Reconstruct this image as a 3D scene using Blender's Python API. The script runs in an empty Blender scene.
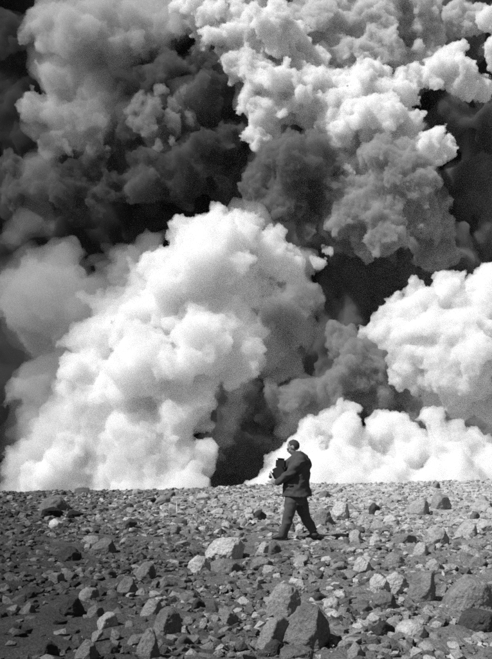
import bpy, math, random
import numpy as np
from mathutils import Vector, Matrix, Euler

# ------------------------------------------------------------------ camera, light, exposure
sc = bpy.context.scene
COL = sc.collection
CAM_H, PITCH, FPX = 1.53, math.radians(8.4), 795.0
cam = bpy.data.objects.new('camera', bpy.data.cameras.new('camera'))
COL.objects.link(cam); sc.camera = cam
cam.location = (0, 0, CAM_H); cam.rotation_euler = (math.radians(90) + PITCH, 0, 0)
cam.data.sensor_fit = 'VERTICAL'; cam.data.sensor_height = 24; cam.data.lens = 24 * FPX / 659
cam.data.clip_end = 6000

SUN_EL = math.radians(48)
SUN_TO = Vector((-0.82, -0.57, 0)).normalized()            # horizontal direction towards the sun
world = bpy.data.worlds.new("World"); sc.world = world; world.use_nodes = True
nt = world.node_tree
sky = nt.nodes.new('ShaderNodeTexSky'); sky.sky_type = 'NISHITA'; sky.sun_disc = False
sky.sun_elevation = SUN_EL; sky.sun_rotation = math.atan2(SUN_TO.x, SUN_TO.y)
bw = nt.nodes.new('ShaderNodeRGBToBW')                      # black-and-white film: the sky has no hue
nt.links.new(sky.outputs[0], bw.inputs[0]); nt.links.new(bw.outputs[0], nt.nodes['Background'].inputs[0])
nt.nodes['Background'].inputs[1].default_value = 0.05
sun = bpy.data.lights.new('sun', 'SUN'); sun.energy = 5.0; sun.angle = math.radians(0.5)
suno = bpy.data.objects.new('sun', sun); COL.objects.link(suno)
sd = Vector((SUN_TO.x * math.cos(SUN_EL), SUN_TO.y * math.cos(SUN_EL), math.sin(SUN_EL)))
suno.rotation_euler = (-sd).to_track_quat('-Z', 'Y').to_euler()
vs = sc.view_settings; vs.view_transform = 'Standard'; vs.look = 'None'; vs.gamma = 1; vs.exposure = 0.05
cy = sc.cycles
cy.max_bounces = 20; cy.volume_bounces = 14; cy.diffuse_bounces = 3; cy.transparent_max_bounces = 96
cy.use_denoising = False; cy.filter_width = 1.9; cy.use_adaptive_sampling = True; cy.adaptive_threshold = 0.008

rnd = random.Random(11)

# ------------------------------------------------------------------ helpers
def P(px, py, Y):
    """point at forward distance Y seen in photograph direction (px, py)"""
    dx = (px - 246) / FPX; dz = -(py - 329.5) / FPX
    v = Vector((dx, math.cos(PITCH) - dz * math.sin(PITCH), math.sin(PITCH) + dz * math.cos(PITCH)))
    return Vector((0, 0, CAM_H)) + v * (Y / v.y)

def tag(o, label=None, cat=None, group=None, kind=None):
    if label: o['label'] = label
    if cat: o['category'] = cat
    if group: o['group'] = group
    if kind: o['kind'] = kind
    return o

def link(name, me, mat=None, parent=None):
    o = bpy.data.objects.new(name, me); COL.objects.link(o)
    if mat is not None:
        me.materials.clear(); me.materials.append(mat)
    if parent is not None: o.parent = parent
    return o

def empty(name, loc):
    o = bpy.data.objects.new(name, None); COL.objects.link(o); o.location = loc
    o.empty_display_size = 0.2
    return o

def _hash(ix, iy, iz, seed):
    h = (ix * 374761393 + iy * 668265263 + iz * 2147483647 + seed * 974634777) & 0xffffffff
    h = ((h ^ (h >> 13)) * 1274126177) & 0xffffffff
    h = (h ^ (h >> 16)) & 0xffffffff
    return h / 4294967295.0

def vnoise(p, seed=0):
    """value noise, p: (n,3) -> -1..1"""
    f = np.floor(p); i = f.astype(np.int64); t = p - f; t = t * t * (3 - 2 * t)
    r = 0
    for a in (0, 1):
        for b in (0, 1):
            for c in (0, 1):
                w = (t[:, 0] if a else 1 - t[:, 0]) * (t[:, 1] if b else 1 - t[:, 1]) * (t[:, 2] if c else 1 - t[:, 2])
                r = r + w * _hash(i[:, 0] + a, i[:, 1] + b, i[:, 2] + c, seed)
    return r * 2 - 1

def fbm(p, octv, seed=0, gain=0.5):
    r, a = 0, 1.0
    for k in range(octv):
        r = r + a * vnoise(p * 2 ** k, seed + k * 17); a *= gain
    return r

def mesh_np(name, v, f, smooth=False):
    me = bpy.data.meshes.new(name)
    n = f.shape[1]
    me.vertices.add(len(v)); me.vertices.foreach_set('co', np.ascontiguousarray(v, dtype=np.float32).ravel())
    me.loops.add(f.size); me.loops.foreach_set('vertex_index', np.ascontiguousarray(f, dtype=np.int32).ravel())
    me.polygons.add(len(f)); me.polygons.foreach_set('loop_start', np.arange(0, f.size, n, dtype=np.int32))
    me.polygons.foreach_set('loop_total', np.full(len(f), n, dtype=np.int32))
    me.update(calc_edges=True); me.validate()
    me.polygons.foreach_set('use_smooth', [smooth] * len(me.polygons))
    return me

import bmesh
_ICO = {}
def ico(s):
    if s not in _ICO:
        bm = bmesh.new(); bmesh.ops.create_icosphere(bm, subdivisions=s, radius=1)
        bm.verts.ensure_lookup_table()
        _ICO[s] = (np.array([x.co[:] for x in bm.verts]), np.array([[l.index for l in p.verts] for p in bm.faces]))
        bm.free()
    return _ICO[s]

# ------------------------------------------------------------------ materials
def new_mat(name):
    m = bpy.data.materials.new(name); m.use_nodes = True
    return m, m.node_tree, m.node_tree.nodes['Principled BSDF']

def math_node(nt, op, a, b=None, clamp=False):
    n = nt.nodes.new('ShaderNodeMath'); n.operation = op; n.use_clamp = clamp
    for k, x in enumerate((a, b)):
        if x is None: continue
        if hasattr(x, 'links'): nt.links.new(x, n.inputs[k])
        else: n.inputs[k].default_value = x
    return n.outputs[0]

def noise_node(nt, scale, detail, vec, rough=0.6):
    n = nt.nodes.new('ShaderNodeTexNoise'); n.inputs['Scale'].default_value = scale
    n.inputs['Detail'].default_value = detail; n.inputs['Roughness'].default_value = rough
    nt.links.new(vec, n.inputs['Vector']); return n.outputs['Fac']

def stone_mat(name, source):
    """volcanic stone; tone from the object's own colour or from a per-stone attribute"""
    m, nt, b = new_mat(name)
    geo = nt.nodes.new('ShaderNodeNewGeometry')
    if source == 'object':
        oi = nt.nodes.new('ShaderNodeObjectInfo')
        sep = nt.nodes.new('ShaderNodeSeparateColor'); nt.links.new(oi.outputs['Color'], sep.inputs[0]); tone = sep.outputs[0]
    else:
        at = nt.nodes.new('ShaderNodeAttribute'); at.attribute_name = 'tone'; tone = at.outputs['Fac']
    n1 = noise_node(nt, 5.0, 5, geo.outputs['Position'], 0.65)
    n2 = noise_node(nt, 38.0, 4, geo.outputs['Position'], 0.7)
    n3 = noise_node(nt, 160.0, 2, geo.outputs['Position'], 0.6)
    k = math_node(nt, 'ADD', math_node(nt, 'MULTIPLY', math_node(nt, 'SUBTRACT', n1, 0.5), 1.5), 1.0)
    k2 = math_node(nt, 'ADD', math_node(nt, 'MULTIPLY', math_node(nt, 'SUBTRACT', n2, 0.5), 1.5), 1.0)
    k3 = math_node(nt, 'ADD', math_node(nt, 'MULTIPLY', math_node(nt, 'SUBTRACT', n3, 0.5), 0.7), 1.0)
    c = math_node(nt, 'MULTIPLY', math_node(nt, 'MULTIPLY', math_node(nt, 'MULTIPLY', tone, k), k2), k3)
    cr = nt.nodes.new('ShaderNodeCombineColor')
    for i in range(3): nt.links.new(c, cr.inputs[i])
    nt.links.new(cr.outputs[0], b.inputs['Base Color'])
    b.inputs['Roughness'].default_value = 0.95; b.inputs['Specular IOR Level'].default_value = 0.15
    h = math_node(nt, 'ADD', math_node(nt, 'MULTIPLY', n2, 1.0), math_node(nt, 'MULTIPLY', n3, 0.35))
    bp = nt.nodes.new('ShaderNodeBump'); bp.inputs['Strength'].default_value = 1.0; bp.inputs['Distance'].default_value = 0.035
    nt.links.new(h, bp.inputs['Height']); nt.links.new(bp.outputs[0], b.inputs['Normal'])
    return m

def soil_mat():
    m, nt, b = new_mat('volcanic_soil')
    geo = nt.nodes.new('ShaderNodeNewGeometry')
    at = nt.nodes.new('ShaderNodeAttribute'); at.attribute_name = 'tone'
    n1 = noise_node(nt, 2.2, 6, geo.outputs['Position'], 0.7)
    n2 = noise_node(nt, 45.0, 4, geo.outputs['Position'], 0.75)
    k = math_node(nt, 'ADD', math_node(nt, 'MULTIPLY', math_node(nt, 'SUBTRACT', n1, 0.5), 1.2), 1.0)
    k2 = math_node(nt, 'ADD', math_node(nt, 'MULTIPLY', math_node(nt, 'SUBTRACT', n2, 0.5), 3.2), 1.0)
    c = math_node(nt, 'MULTIPLY', math_node(nt, 'MULTIPLY', at.outputs['Fac'], k), k2)
    cr = nt.nodes.new('ShaderNodeCombineColor')
    for i in range(3): nt.links.new(c, cr.inputs[i])
    nt.links.new(cr.outputs[0], b.inputs['Base Color'])
    b.inputs['Roughness'].default_value = 1.0; b.inputs['Specular IOR Level'].default_value = 0.05
    bp = nt.nodes.new('ShaderNodeBump'); bp.inputs['Strength'].default_value = 1.0; bp.inputs['Distance'].default_value = 0.04
    hh = math_node(nt, 'ADD', n2, math_node(nt, 'MULTIPLY', noise_node(nt, 120, 3, geo.outputs['Position'], 0.8), .5))
    nt.links.new(hh, bp.inputs['Height']); nt.links.new(bp.outputs[0], b.inputs['Normal'])
    return m

def plain_mat(name, g, rough=0.8, spec=0.3, scale=60, var=0.5, bump=0.3, dist=0.003, metal=0.0):
    m, nt, b = new_mat(name)
    tc = nt.nodes.new('ShaderNodeTexCoord')
    n = noise_node(nt, scale, 4, tc.outputs['Object'], 0.6)
    k = math_node(nt, 'MULTIPLY', math_node(nt, 'ADD', math_node(nt, 'MULTIPLY', math_node(nt, 'SUBTRACT', n, 0.5), var * 2), 1.0), g)
    cr = nt.nodes.new('ShaderNodeCombineColor')
    for i in range(3): nt.links.new(k, cr.inputs[i])
    nt.links.new(cr.outputs[0], b.inputs['Base Color'])
    b.inputs['Roughness'].default_value = rough; b.inputs['Specular IOR Level'].default_value = spec
    b.inputs['Metallic'].default_value = metal
    bp = nt.nodes.new('ShaderNodeBump'); bp.inputs['Strength'].default_value = bump; bp.inputs['Distance'].default_value = dist
    nt.links.new(n, bp.inputs['Height']); nt.links.new(bp.outputs[0], b.inputs['Normal'])
    return m

def smoke_mat(name, albedo, dens, aniso=0.0):
    m = bpy.data.materials.new(name); m.use_nodes = True; nt = m.node_tree; nt.nodes.clear(); m['dens'] = dens
    o = nt.nodes.new('ShaderNodeOutputMaterial')
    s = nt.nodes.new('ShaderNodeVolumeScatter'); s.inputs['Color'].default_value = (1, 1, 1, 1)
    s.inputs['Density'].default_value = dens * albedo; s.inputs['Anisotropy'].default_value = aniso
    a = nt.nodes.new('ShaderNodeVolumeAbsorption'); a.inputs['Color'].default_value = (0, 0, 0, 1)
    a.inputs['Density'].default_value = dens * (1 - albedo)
    ad = nt.nodes.new('ShaderNodeAddShader')
    nt.links.new(s.outputs[0], ad.inputs[0]); nt.links.new(a.outputs[0], ad.inputs[1]); nt.links.new(ad.outputs[0], o.inputs['Volume'])
    return m

STONE = stone_mat('volcanic_stone', 'object')
RUBBLE = stone_mat('small_stones', 'attr')
SOIL = soil_mat()

# ------------------------------------------------------------------ ground
def sstep(a, b, x):
    t = np.clip((x - a) / (b - a), 0, 1); return t * t * (3 - 2 * t)

CREST = 30.0
def ground_base(x, y):
    x = np.asarray(x, float); y = np.asarray(y, float)
    xc = np.clip(x, -40, 40)
    z = (0.045 + 0.025 * xc) * sstep(8, CREST, y)
    lip = CREST + 0.8 * np.sin(x * 0.5 + 1) + 0.02 * x
    over = np.maximum(y - lip, 0)
    z = z - np.minimum(over * 0.55, 14) * sstep(0, 2.5, over)
    z = z - 0.0012 * np.maximum(-y, 0)
    p = np.stack([x * 0.28, y * 0.28, np.zeros_like(x)], -1).reshape(-1, 3)
    lump = vnoise(p, 3).reshape(x.shape)
    p2 = np.stack([x * 1.1, y * 1.1, np.zeros_like(x)], -1).reshape(-1, 3)
    lump2 = vnoise(p2, 5).reshape(x.shape)
    z = z + (0.05 * lump + 0.035 * lump2) * sstep(2, 5, y)
    z = z + 0.14 * np.exp(-(((x + 7.0) / 1.4) ** 2 + ((y - 26) / 1.4) ** 2))         # low swell on the left
    return z

def gz(x, y): return float(ground_base(np.array([x]), np.array([y]))[0])

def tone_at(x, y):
    """ground tone paler towards the right and the crest, darker on the left"""
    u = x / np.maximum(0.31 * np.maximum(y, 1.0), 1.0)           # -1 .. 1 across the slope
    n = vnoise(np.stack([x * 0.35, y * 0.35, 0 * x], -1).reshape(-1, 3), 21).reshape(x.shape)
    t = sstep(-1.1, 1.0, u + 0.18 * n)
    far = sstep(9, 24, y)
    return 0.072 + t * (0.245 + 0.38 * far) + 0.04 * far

def axis(a, b, c, d, n_in, grow_=1.18):
    core = np.linspace(b, c, n_in); s = core[1] - core[0]
    lo, hi, st, v = [], [], s, c
    while v < d: st *= grow_; v += st; hi.append(v)
    st, v = s, b
    while v > a: st *= grow_; v -= st; lo.append(v)
    return np.array(lo[::-1] + list(core) + hi)

gx = axis(-3000, -12.5, 12.5, 3000, 250); gy = axis(-3000, 4.4, 33, 3000, 310)
X, Yg = np.meshgrid(gx, gy)
Z = ground_base(X, Yg)
near = (sstep(3, 5, Yg) * (1 - sstep(36, 45, Yg)) * (1 - sstep(14, 20, np.abs(X)))).ravel()
pp = np.stack([X.ravel(), Yg.ravel(), 0 * X.ravel()], -1)
Zf = Z.ravel() + near * (0.035 * fbm(pp * 3.3, 3, 40) + 0.028 * np.abs(vnoise(pp * 11, 60)) + 0.012 * vnoise(pp * 24, 61))
nx, ny = len(gx), len(gy)
idx = np.arange(nx * ny).reshape(ny, nx)
faces = np.stack([idx[:-1, :-1], idx[:-1, 1:], idx[1:, 1:], idx[1:, :-1]], -1).reshape(-1, 4)
me = mesh_np('ground', np.stack([X.ravel(), Yg.ravel(), Zf], -1), faces, True)
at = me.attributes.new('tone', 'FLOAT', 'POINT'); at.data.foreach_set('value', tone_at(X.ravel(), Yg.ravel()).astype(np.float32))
tag(link('ground', me, SOIL), 'stony volcanic slope rising to a crest in front of the smoke', 'ground', kind='structure')

# ------------------------------------------------------------------ stones
def facet_rock(sub, planes, power, seed, rough=0.05, fine=0.02, scale=1.0):
    """planes: list of (nx,ny,nz,d); star-shaped stone cut by these planes"""
    v, f = ico(sub)
    N = np.array([p[:3] for p in planes], float); d = np.array([p[3] for p in planes], float)
    N /= np.linalg.norm(N, axis=1)[:, None]
    q = np.maximum(v @ N.T, 0) / d[None, :]
    m = q.max(1); r = 1 / (m * ((q / m[:, None]) ** power).sum(1) ** (1.0 / power))
    p = v * r[:, None]
    R = r.mean()
    w = fbm(v * 1.7 + seed * 3.1, 3, seed) * rough + fbm(p / R * 6.0 + seed, 3, seed + 9) * fine
    chips = np.maximum(vnoise(p / R * 3.2 + 7, seed + 4) - 0.35, 0) * rough * 2.0
    if sub > 3:
        chips = chips + np.maximum(1 - np.abs(vnoise(p / R * 2.1 + 11, seed + 6)) * 9, 0) * rough * .45     # cracks
        w = w + fbm(p / R * 17.0 + seed, 2, seed + 33) * fine * .5
    return p * (1 + w - chips)[:, None] * scale, f

def hull_rock(r, n):
    """angular chip: the hull of a few random points"""
    bm = bmesh.new()
    for i in range(n):
        a = Vector((r.gauss(0, 1), r.gauss(0, 1), r.gauss(0, 1))).normalized() * r.uniform(.8, 1.05)
        bm.verts.new((a.x, a.y * .85, a.z * .62))
    bmesh.ops.convex_hull(bm, input=list(bm.verts))
    bmesh.ops.delete(bm, geom=[v for v in bm.verts if not v.link_faces], context='VERTS')
    bmesh.ops.triangulate(bm, faces=list(bm.faces)); bm.verts.ensure_lookup_table(); bm.verts.index_update()
    o = (np.array([v.co[:] for v in bm.verts]), np.array([[v.index for v in f.verts] for f in bm.faces])); bm.free()
    return o

def random_planes(r, n=13, flat=0.7):
    out = []
    for i in range(n):
        a = Vector((r.gauss(0, 1), r.gauss(0, 1), r.gauss(0, 1))).normalized()
        out.append((a.x, a.y, a.z, r.uniform(0.5, 0.9)))
    for a in ((1, 0, 0), (-1, 0, 0), (0, 1, 0), (0, -1, 0), (0, 0, 1), (0, 0, -1)):
        out.append((*a, 1.02))
    return out

def ray_ground(px, py):
    lo, hi = 3.0, 34.0
    y = 3.0
    while y < 31.5:
        p = P(px, py, y)
        if p.z < gz(p.x, y): return y
        y += 0.05
    return 31.0

occupied = []     # (x, y, r)
LAND = []         # landmark stones: (x, y, short name)

def landmark(poly, tone, label, short=None, front='soft', seed=1, depth=0.8, name='boulder', sub=5, power=90, rough=0.07):
    """stone whose outline from the front is this convex polygon; its facets and depth are its own"""
    xs = [p[0] for p in poly]; ys = [p[1] for p in poly]
    cx = (min(xs) + max(xs)) / 2
    Yb = ray_ground(cx, max(ys))
    wpx = max(xs) - min(xs); w = wpx * Yb / FPX
    D = max(depth * w, 0.6 * (max(ys) - min(ys)) * Yb / FPX) / 2
    Yc = Yb + D * 0.75
    pts = [P(x, y, Yc) for x, y in poly]
    c = sum(pts, Vector()) / len(pts)
    # sink the base a little
    zb = gz(c.x, Yc) - 0.03
    n = len(pts); planes = []
    r = random.Random(seed * 7 + 3)
    area = sum(pts[i].x * pts[(i + 1) % n].z - pts[(i + 1) % n].x * pts[i].z for i in range(n))
    sg = 1 if area > 0 else -1
    for i in range(n):
        a, b = pts[i], pts[(i + 1) % n]
        e = b - a
        nn = Vector((e.z * sg, 0, -e.x * sg)).normalized()
        if nn.z < -0.2: continue
        d = nn.dot(a - c)
        t = r.uniform(-0.28, 0.05)
        nv = Vector((nn.x, t, nn.z)).normalized()
        planes.append((nv.x, nv.y, nv.z, max(d * 0.99, 0.02)))
    zd = max(c.z - zb, 0.03)
    planes.append((0, 0, -1, zd + 0.04))
    planes.append((0.1, 1, 0.2, D)); planes.append((-0.5, 0.8, 0.1, D * 1.05)); planes.append((0.6, 0.7, 0.3, D))
    W = w / 2
    F = {'soft': [(0.1, -1, 0.35, D), (-0.5, -0.9, 0.15, D * 0.95), (0.7, -0.75, 0.1, D * 0.95)],
         'split': [(-0.55, -0.8, 0.35, D * 0.72), (0.9, -0.5, 0.02, W * 0.62), (0.1, -1, -0.2, D)],
         'flat': [(-0.12, -1, 0.55, D * 0.8), (0.75, -0.7, 0.0, D * 1.0), (-0.7, -0.6, 0.3, D)],
         'left': [(-0.9, -0.55, 0.35, D * 0.62), (0.55, -0.85, -0.12, D * 0.8), (0, -1, 0.1, D)],
         'top': [(-0.1, -0.75, 0.8, D * 0.72), (0.15, -1, -0.15, D * 0.85), (0.8, -0.6, 0.1, D)],
         'dark': [(0.65, -0.85, -0.1, D * 0.66), (-0.95, -0.4, 0.3, D * 0.85), (0.1, -1, -0.25, D * 0.8)]}[front]
    planes += F
    H_ = (max(ys) - min(ys)) * Yb / FPX / 2
    for k in range(9):                                   # chipped corners
        a = Vector((r.gauss(0, 1), r.gauss(-.6, .8), r.gauss(.1, .8))).normalized()
        reach = math.sqrt((a.x * W) ** 2 + (a.y * D) ** 2 + (a.z * H_) ** 2)
        planes.append((a.x, a.y, a.z, reach * r.uniform(0.92, 1.12)))
    sub = 6 if wpx > 36 else 5 if wpx > 18 else 4
    v, f = facet_rock(sub, planes, power, seed, rough, rough * 0.45)
    m = mesh_np(name, v, f, True)
    o = link(name, m, STONE); o.location = c; tone = min(tone * (1.55 if tone > .25 else 1.3 if tone > .1 else 1.0), .62); o.color = (tone, tone, tone, 1)
    tag(o, label, 'boulder' if name == 'boulder' else 'stone')
    occupied.append((c.x, Yc, max(W, D) * 0.95)); LAND.append((c.x, Yc, cx, max(ys), short))
    return o

L = landmark
# foreground group, bottom centre-right
L([(267,612),(268,600),(275,587),(285,584),(296,585),(302,592),(302,606),(297,617),(285,622),(270,618)], .24, 'upright pale slab boulder cracked across its face, behind the biggest foreground boulder', 'the upright pale slab', 'soft', 3, 0.5)
L([(281,640),(284,630),(293,616),(301,607),(310,603),(319,607),(328,621),(334,640),(332,650),(312,652),(286,648)], .15, 'biggest foreground boulder, peaked and pitted, its right side in black shadow', 'the biggest foreground boulder', 'split', 8, 0.75)
L([(257,648),(262,634),(272,620),(282,615),(289,622),(286,633),(272,645),(262,652)], .21, 'leaning grey wedge of rock against the left side of the biggest foreground boulder', 'the leaning wedge', 'left', 12, 0.6)
L([(279,662),(281,652),(290,648),(310,648),(317,653),(316,663)], .12, 'low flat-topped block cut off by the bottom edge, below the biggest foreground boulder', 'the low block at the bottom edge', 'top', 14, 0.7)
L([(263,656),(266,645),(276,640),(284,644),(282,655)], .07, 'dark crumbly rock between the leaning wedge and the low block at the bottom edge', None, 'soft', 15, 0.7, 'stone')
L([(322,611),(324,602),(332,598),(340,600),(339,608),(330,611)], .36, 'white jagged stone, upper of two just right of the biggest foreground boulder', 'the two white jagged stones', 'top', 16, 0.7, 'stone', rough=.1)
L([(327,622),(328,614),(335,611),(342,615),(340,621)], .36, 'white flat-topped stone, lower of two just right of the biggest foreground boulder', None, 'top', 17, 0.8, 'stone')
L([(335,599),(336,592),(342,591),(347,596),(345,599)], .38, 'small bright angular stone above the two white jagged stones', None, 'top', 18, 0.8, 'stone')
L([(351,632),(353,626),(361,624),(366,628),(362,632)], .33, 'thin bright slab lying flat right of the long boulder shadow', None, 'top', 19, 0.9, 'stone')
L([(346,664),(349,652),(354,644),(361,647),(364,656),(362,664)], .20, 'grey pointed rock cut by the bottom edge, right of the biggest foreground boulder', 'the pointed rock at the bottom edge', 'left', 20, 0.8)
L([(310,604),(312,597),(319,593),(326,597),(325,604)], .07, 'dark rock squeezed between the pale slab and the white jagged stones', None, 'dark', 21, 0.8, 'stone')
L([(357,614),(359,607),(367,604),(372,608),(370,614)], .12, 'dull grey stone left of the loaf-shaped block', None, 'dark', 22, 0.8, 'stone')
L([(251,618),(254,614),(260,614),(262,618)], .33, 'tiny bright flat stone left of the upright pale slab', None, 'top', 23, 0.9, 'stone')
# right foreground
L([(444,603),(448,592),(457,584),(467,576),(481,578),(496,588),(502,604),(498,611),(462,611),(448,608)], .21, 'huge rounded pale boulder half out of the right edge', 'the huge rounded boulder', 'soft', 25, 0.8, power=12)
L([(406,604),(407,590),(413,580),(424,573),(434,571),(437,580),(436,594),(430,605)], .19, 'tall prism-shaped boulder with lit left face and black right edge', 'the prism-shaped boulder', 'split', 26, 0.7)
L([(459,630),(461,619),(468,612),(482,610),(498,612),(500,632),(480,635)], .09, 'dark veined boulder at the right edge below the huge rounded one', 'the dark veined boulder', 'soft', 27, 0.8, power=12)
L([(472,643),(474,637),(482,633),(489,636),(489,643)], .27, 'small bright rounded stone below the dark veined boulder', None, 'top', 28, 0.9, 'stone')
L([(395,637),(398,627),(407,621),(419,622),(428,629),(429,638),(415,641)], .33, 'smooth white dome of rock half buried in the right foreground', 'the white dome', 'top', 29, 0.9, power=8)
L([(371,609),(372,598),(382,594),(394,593),(398,600),(397,606),(380,612)], .15, 'loaf-shaped grey block with a pale top, below the crumbly white patch', 'the loaf-shaped block', 'top', 30, 0.6)
L([(370,595),(370,584),(377,574),(386,576),(390,590),(384,596)], .36, 'crumbly white rock, left half of the white pair above the loaf-shaped block', 'the crumbly white pair', 'top', 31, 0.7, rough=.13)
L([(386,594),(388,578),(396,573),(405,578),(409,586),(402,594)], .31, 'crumbly white rock, right half of the white pair above the loaf-shaped block', None, 'soft', 32, 0.7, rough=.14)
L([(373,636),(375,627),(382,621),(391,625),(397,630),(392,636)], .06, 'black cracked rock left of the white dome', 'the black cracked rock', 'dark', 33, 0.7)
L([(383,627),(388,620),(398,617),(404,621),(396,626)], .25, 'pale splinter of rock leaning over the black cracked rock', None, 'top', 34, 0.6, 'stone')
L([(420,626),(422,618),(428,614),(434,618),(434,626)], .15, 'egg-sized grey stone right above the white dome', None, 'dark', 35, 0.8, 'stone')
L([(366,626),(368,617),(374,613),(381,618),(380,626)], .35, 'white lumpy stone left of the black cracked rock, under the loaf-shaped block', None, 'top', 36, 0.8, 'stone')
L([(440,596),(441,588),(446,584),(449,590),(447,596)], .23, 'slim stone standing between the prism-shaped and the huge rounded boulder', None, 'left', 37, 0.8, 'stone')
L([(398,605),(400,597),(404,597),(406,603)], .32, 'bright chip of rock between the loaf-shaped block and the prism-shaped boulder', None, 'top', 38, 0.8, 'stone')
L([(484,660),(486,651),(493,647),(500,650),(500,662)], .14, 'grey rock in the bottom right corner', None, 'soft', 39, 0.8)
L([(367,652),(370,645),(376,645),(378,652)], .30, 'little white stone below the black cracked rock', None, 'top', 40, 0.8, 'stone')
# right middle distance
L([(409,517),(411,506),(417,500),(425,500),(430,507),(429,516)], .27, 'knobbly block with bright left face, far up the right slope', 'the knobbly block', 'split', 42, 0.8)
L([(428,542),(429,532),(436,527),(444,528),(449,537),(447,545),(434,546)], .30, 'pale square-faced block outlined by dark gaps on the right slope', 'the square-faced block', 'flat', 43, 0.7)
L([(430,511),(432,500),(438,494),(448,497),(452,506),(446,511)], .25, 'two-humped grey stone right of the knobbly block', None, 'dark', 44, 0.7)
L([(382,526),(386,517),(392,515),(399,520),(400,526)], .36, 'bright low stone left below the knobbly block', None, 'top', 45, 0.8, 'stone')
L([(369,516),(370,507),(374,504),(380,507),(380,514)], .085, 'black stone standing alone above the tip of the shadow', None, 'dark', 46, 0.9, 'stone')
L([(455,538),(462,527),(469,520),(476,526),(480,538)], .30, 'light triangular rock with a dark right flank, right of the square-faced block', 'the light triangular rock', 'split', 47, 0.7)
L([(477,532),(479,524),(486,520),(496,522),(498,532)], .34, 'bright humped rock at the right edge above the huge rounded boulder', None, 'top', 48, 0.8)
L([(470,522),(471,515),(475,512),(480,514),(480,522)], .14, 'dull upright stone behind the light triangular rock', None, 'dark', 49, 0.8, 'stone')
L([(472,513),(476,504),(484,500),(494,503),(496,513)], .29, 'broad pale rock high at the right edge', 'the broad pale rock', 'split', 50, 0.7)
L([(412,557),(415,548),(421,542),(428,547),(430,557)], .33, 'bright pointed stone between the square-faced block and the prism-shaped boulder', 'the bright pointed stone', 'split', 51, 0.7)
L([(395,546),(398,537),(406,534),(415,536),(418,545)], .20, 'long grey stone left of the square-faced block', None, 'dark', 52, 0.7)
L([(370,544),(372,537),(377,535),(382,541),(380,545)], .38, 'small white cube of rock on the slope left of the long grey stone', None, 'top', 53, 0.8, 'stone')
L([(433,489),(435,484),(439,482),(441,489)], .17, 'small dark stone poking up near the crest above the knobbly block', None, 'dark', 54, 0.8, 'stone')
L([(384,568),(386,558),(394,553),(402,556),(406,566),(398,570)], .22, 'rough grey stone above the crumbly white pair', None, 'soft', 55, 0.7)
L([(425,572),(428,563),(436,560),(443,565),(442,572)], .28, 'pale rubbly stone just behind the prism-shaped boulder', None, 'soft', 56, 0.7)
L([(352,574),(355,563),(362,558),(370,562),(372,573)], .32, 'broad pale stone left of the crumbly white pair', None, 'flat', 57, 0.7)
# around the man
L([(331,519),(333,508),(340,501),(348,504),(350,513),(346,520)], .36, 'bright chunky rock right of the man, above his shadow', 'the bright chunky rock', 'split', 60, 0.7)
L([(313,527),(315,515),(321,510),(329,511),(333,520),(330,527)], .20, 'broad grey rock right behind the heel of the man', None, 'soft', 61, 0.7)
L([(295,534),(296,527),(300,524),(304,527),(303,534)], .36, 'round white stone between the legs of the man', None, 'top', 62, 0.8, 'stone')
L([(287,533),(288,524),(292,521),(295,526),(294,533)], .19, 'grey stone just right of the front shin of the man', None, 'soft', 63, 0.8, 'stone')
L([(256,555),(258,547),(266,542),(271,546),(270,555)], .27, 'half of a split rock coloured light as its lit side, below left of the boots', 'the split rock', 'left', 64, 0.7)  # lighter tone paints the sunlit side of the rock
L([(267,557),(269,546),(274,542),(281,547),(282,556)], .13, 'half of a split rock coloured dark as its shaded side, below left of the boots', None, 'dark', 65, 0.7)  # darker tone paints the same rock's shaded side
L([(250,571),(253,561),(262,557),(272,561),(274,570)], .18, 'flat grey slab in front of the split rock', 'the flat slab', 'top', 66, 0.7)
L([(348,542),(350,533),(356,529),(361,533),(361,541)], .34, 'bright squarish rock just below the tip of the shadow', None, 'flat', 67, 0.8)
L([(320,564),(322,558),(329,556),(333,560),(331,564)], .37, 'white flat stone in open ground below the shadow', None, 'top', 68, 0.8, 'stone')
L([(245,517),(246,509),(250,507),(254,511),(253,518)], .34, 'bright stone left of a dark one, left of the man', None, 'top', 69, 0.8, 'stone')
L([(253,521),(255,512),(260,510),(266,514),(266,521)], .07, 'dark rock left of the trouser leg of the man', None, 'dark', 70, 0.8)
L([(318,498),(320,492),(326,490),(330,494),(329,499)], .18, 'rough grey stone near the crest right of the jacket', None, 'soft', 71, 0.8, 'stone')
# centre left
L([(206,558),(207,550),(213,543),(226,539),(238,538),(245,546),(243,557),(225,562)], .36, 'largest white boulder of the bright group left of the man', 'the white boulder group', 'flat', 74, 0.7)
L([(187,571),(189,562),(197,556),(206,558),(211,566),(208,573)], .34, 'white boulder at the left front of the bright group', None, 'soft', 75, 0.8)
L([(209,573),(211,563),(222,560),(237,562),(242,568),(236,574)], .18, 'grey flat boulder at the right front of the bright group', None, 'flat', 76, 0.7)
L([(154,504),(157,499),(163,496),(170,498),(169,504)], .22, 'smooth oval stone near the crest with a shadow-black stone on its left', 'the smooth oval stone', 'top', 77, 0.8, 'stone')
L([(145,502),(147,499),(154,498),(157,501),(155,503)], .04, 'flat stone coloured black as the shadow beside the smooth oval stone', None, 'dark', 78, 0.8, 'stone')  # black tone paints the shadow left of the oval stone
L([(220,531),(222,524),(228,522),(234,526),(232,531)], .28, 'light stone up the slope behind the white boulder group', None, 'soft', 79, 0.8, 'stone')
L([(170,534),(171,527),(176,524),(181,527),(180,534)], .20, 'squat stone standing at the foot of the thin stake', None, 'soft', 80, 0.8, 'stone')
L([(122,530),(124,523),(130,519),(137,523),(136,530)], .09, 'dark lump halfway between the white stone and the smooth oval stone', 'the dark lump', 'dark', 81, 0.8)
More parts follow.
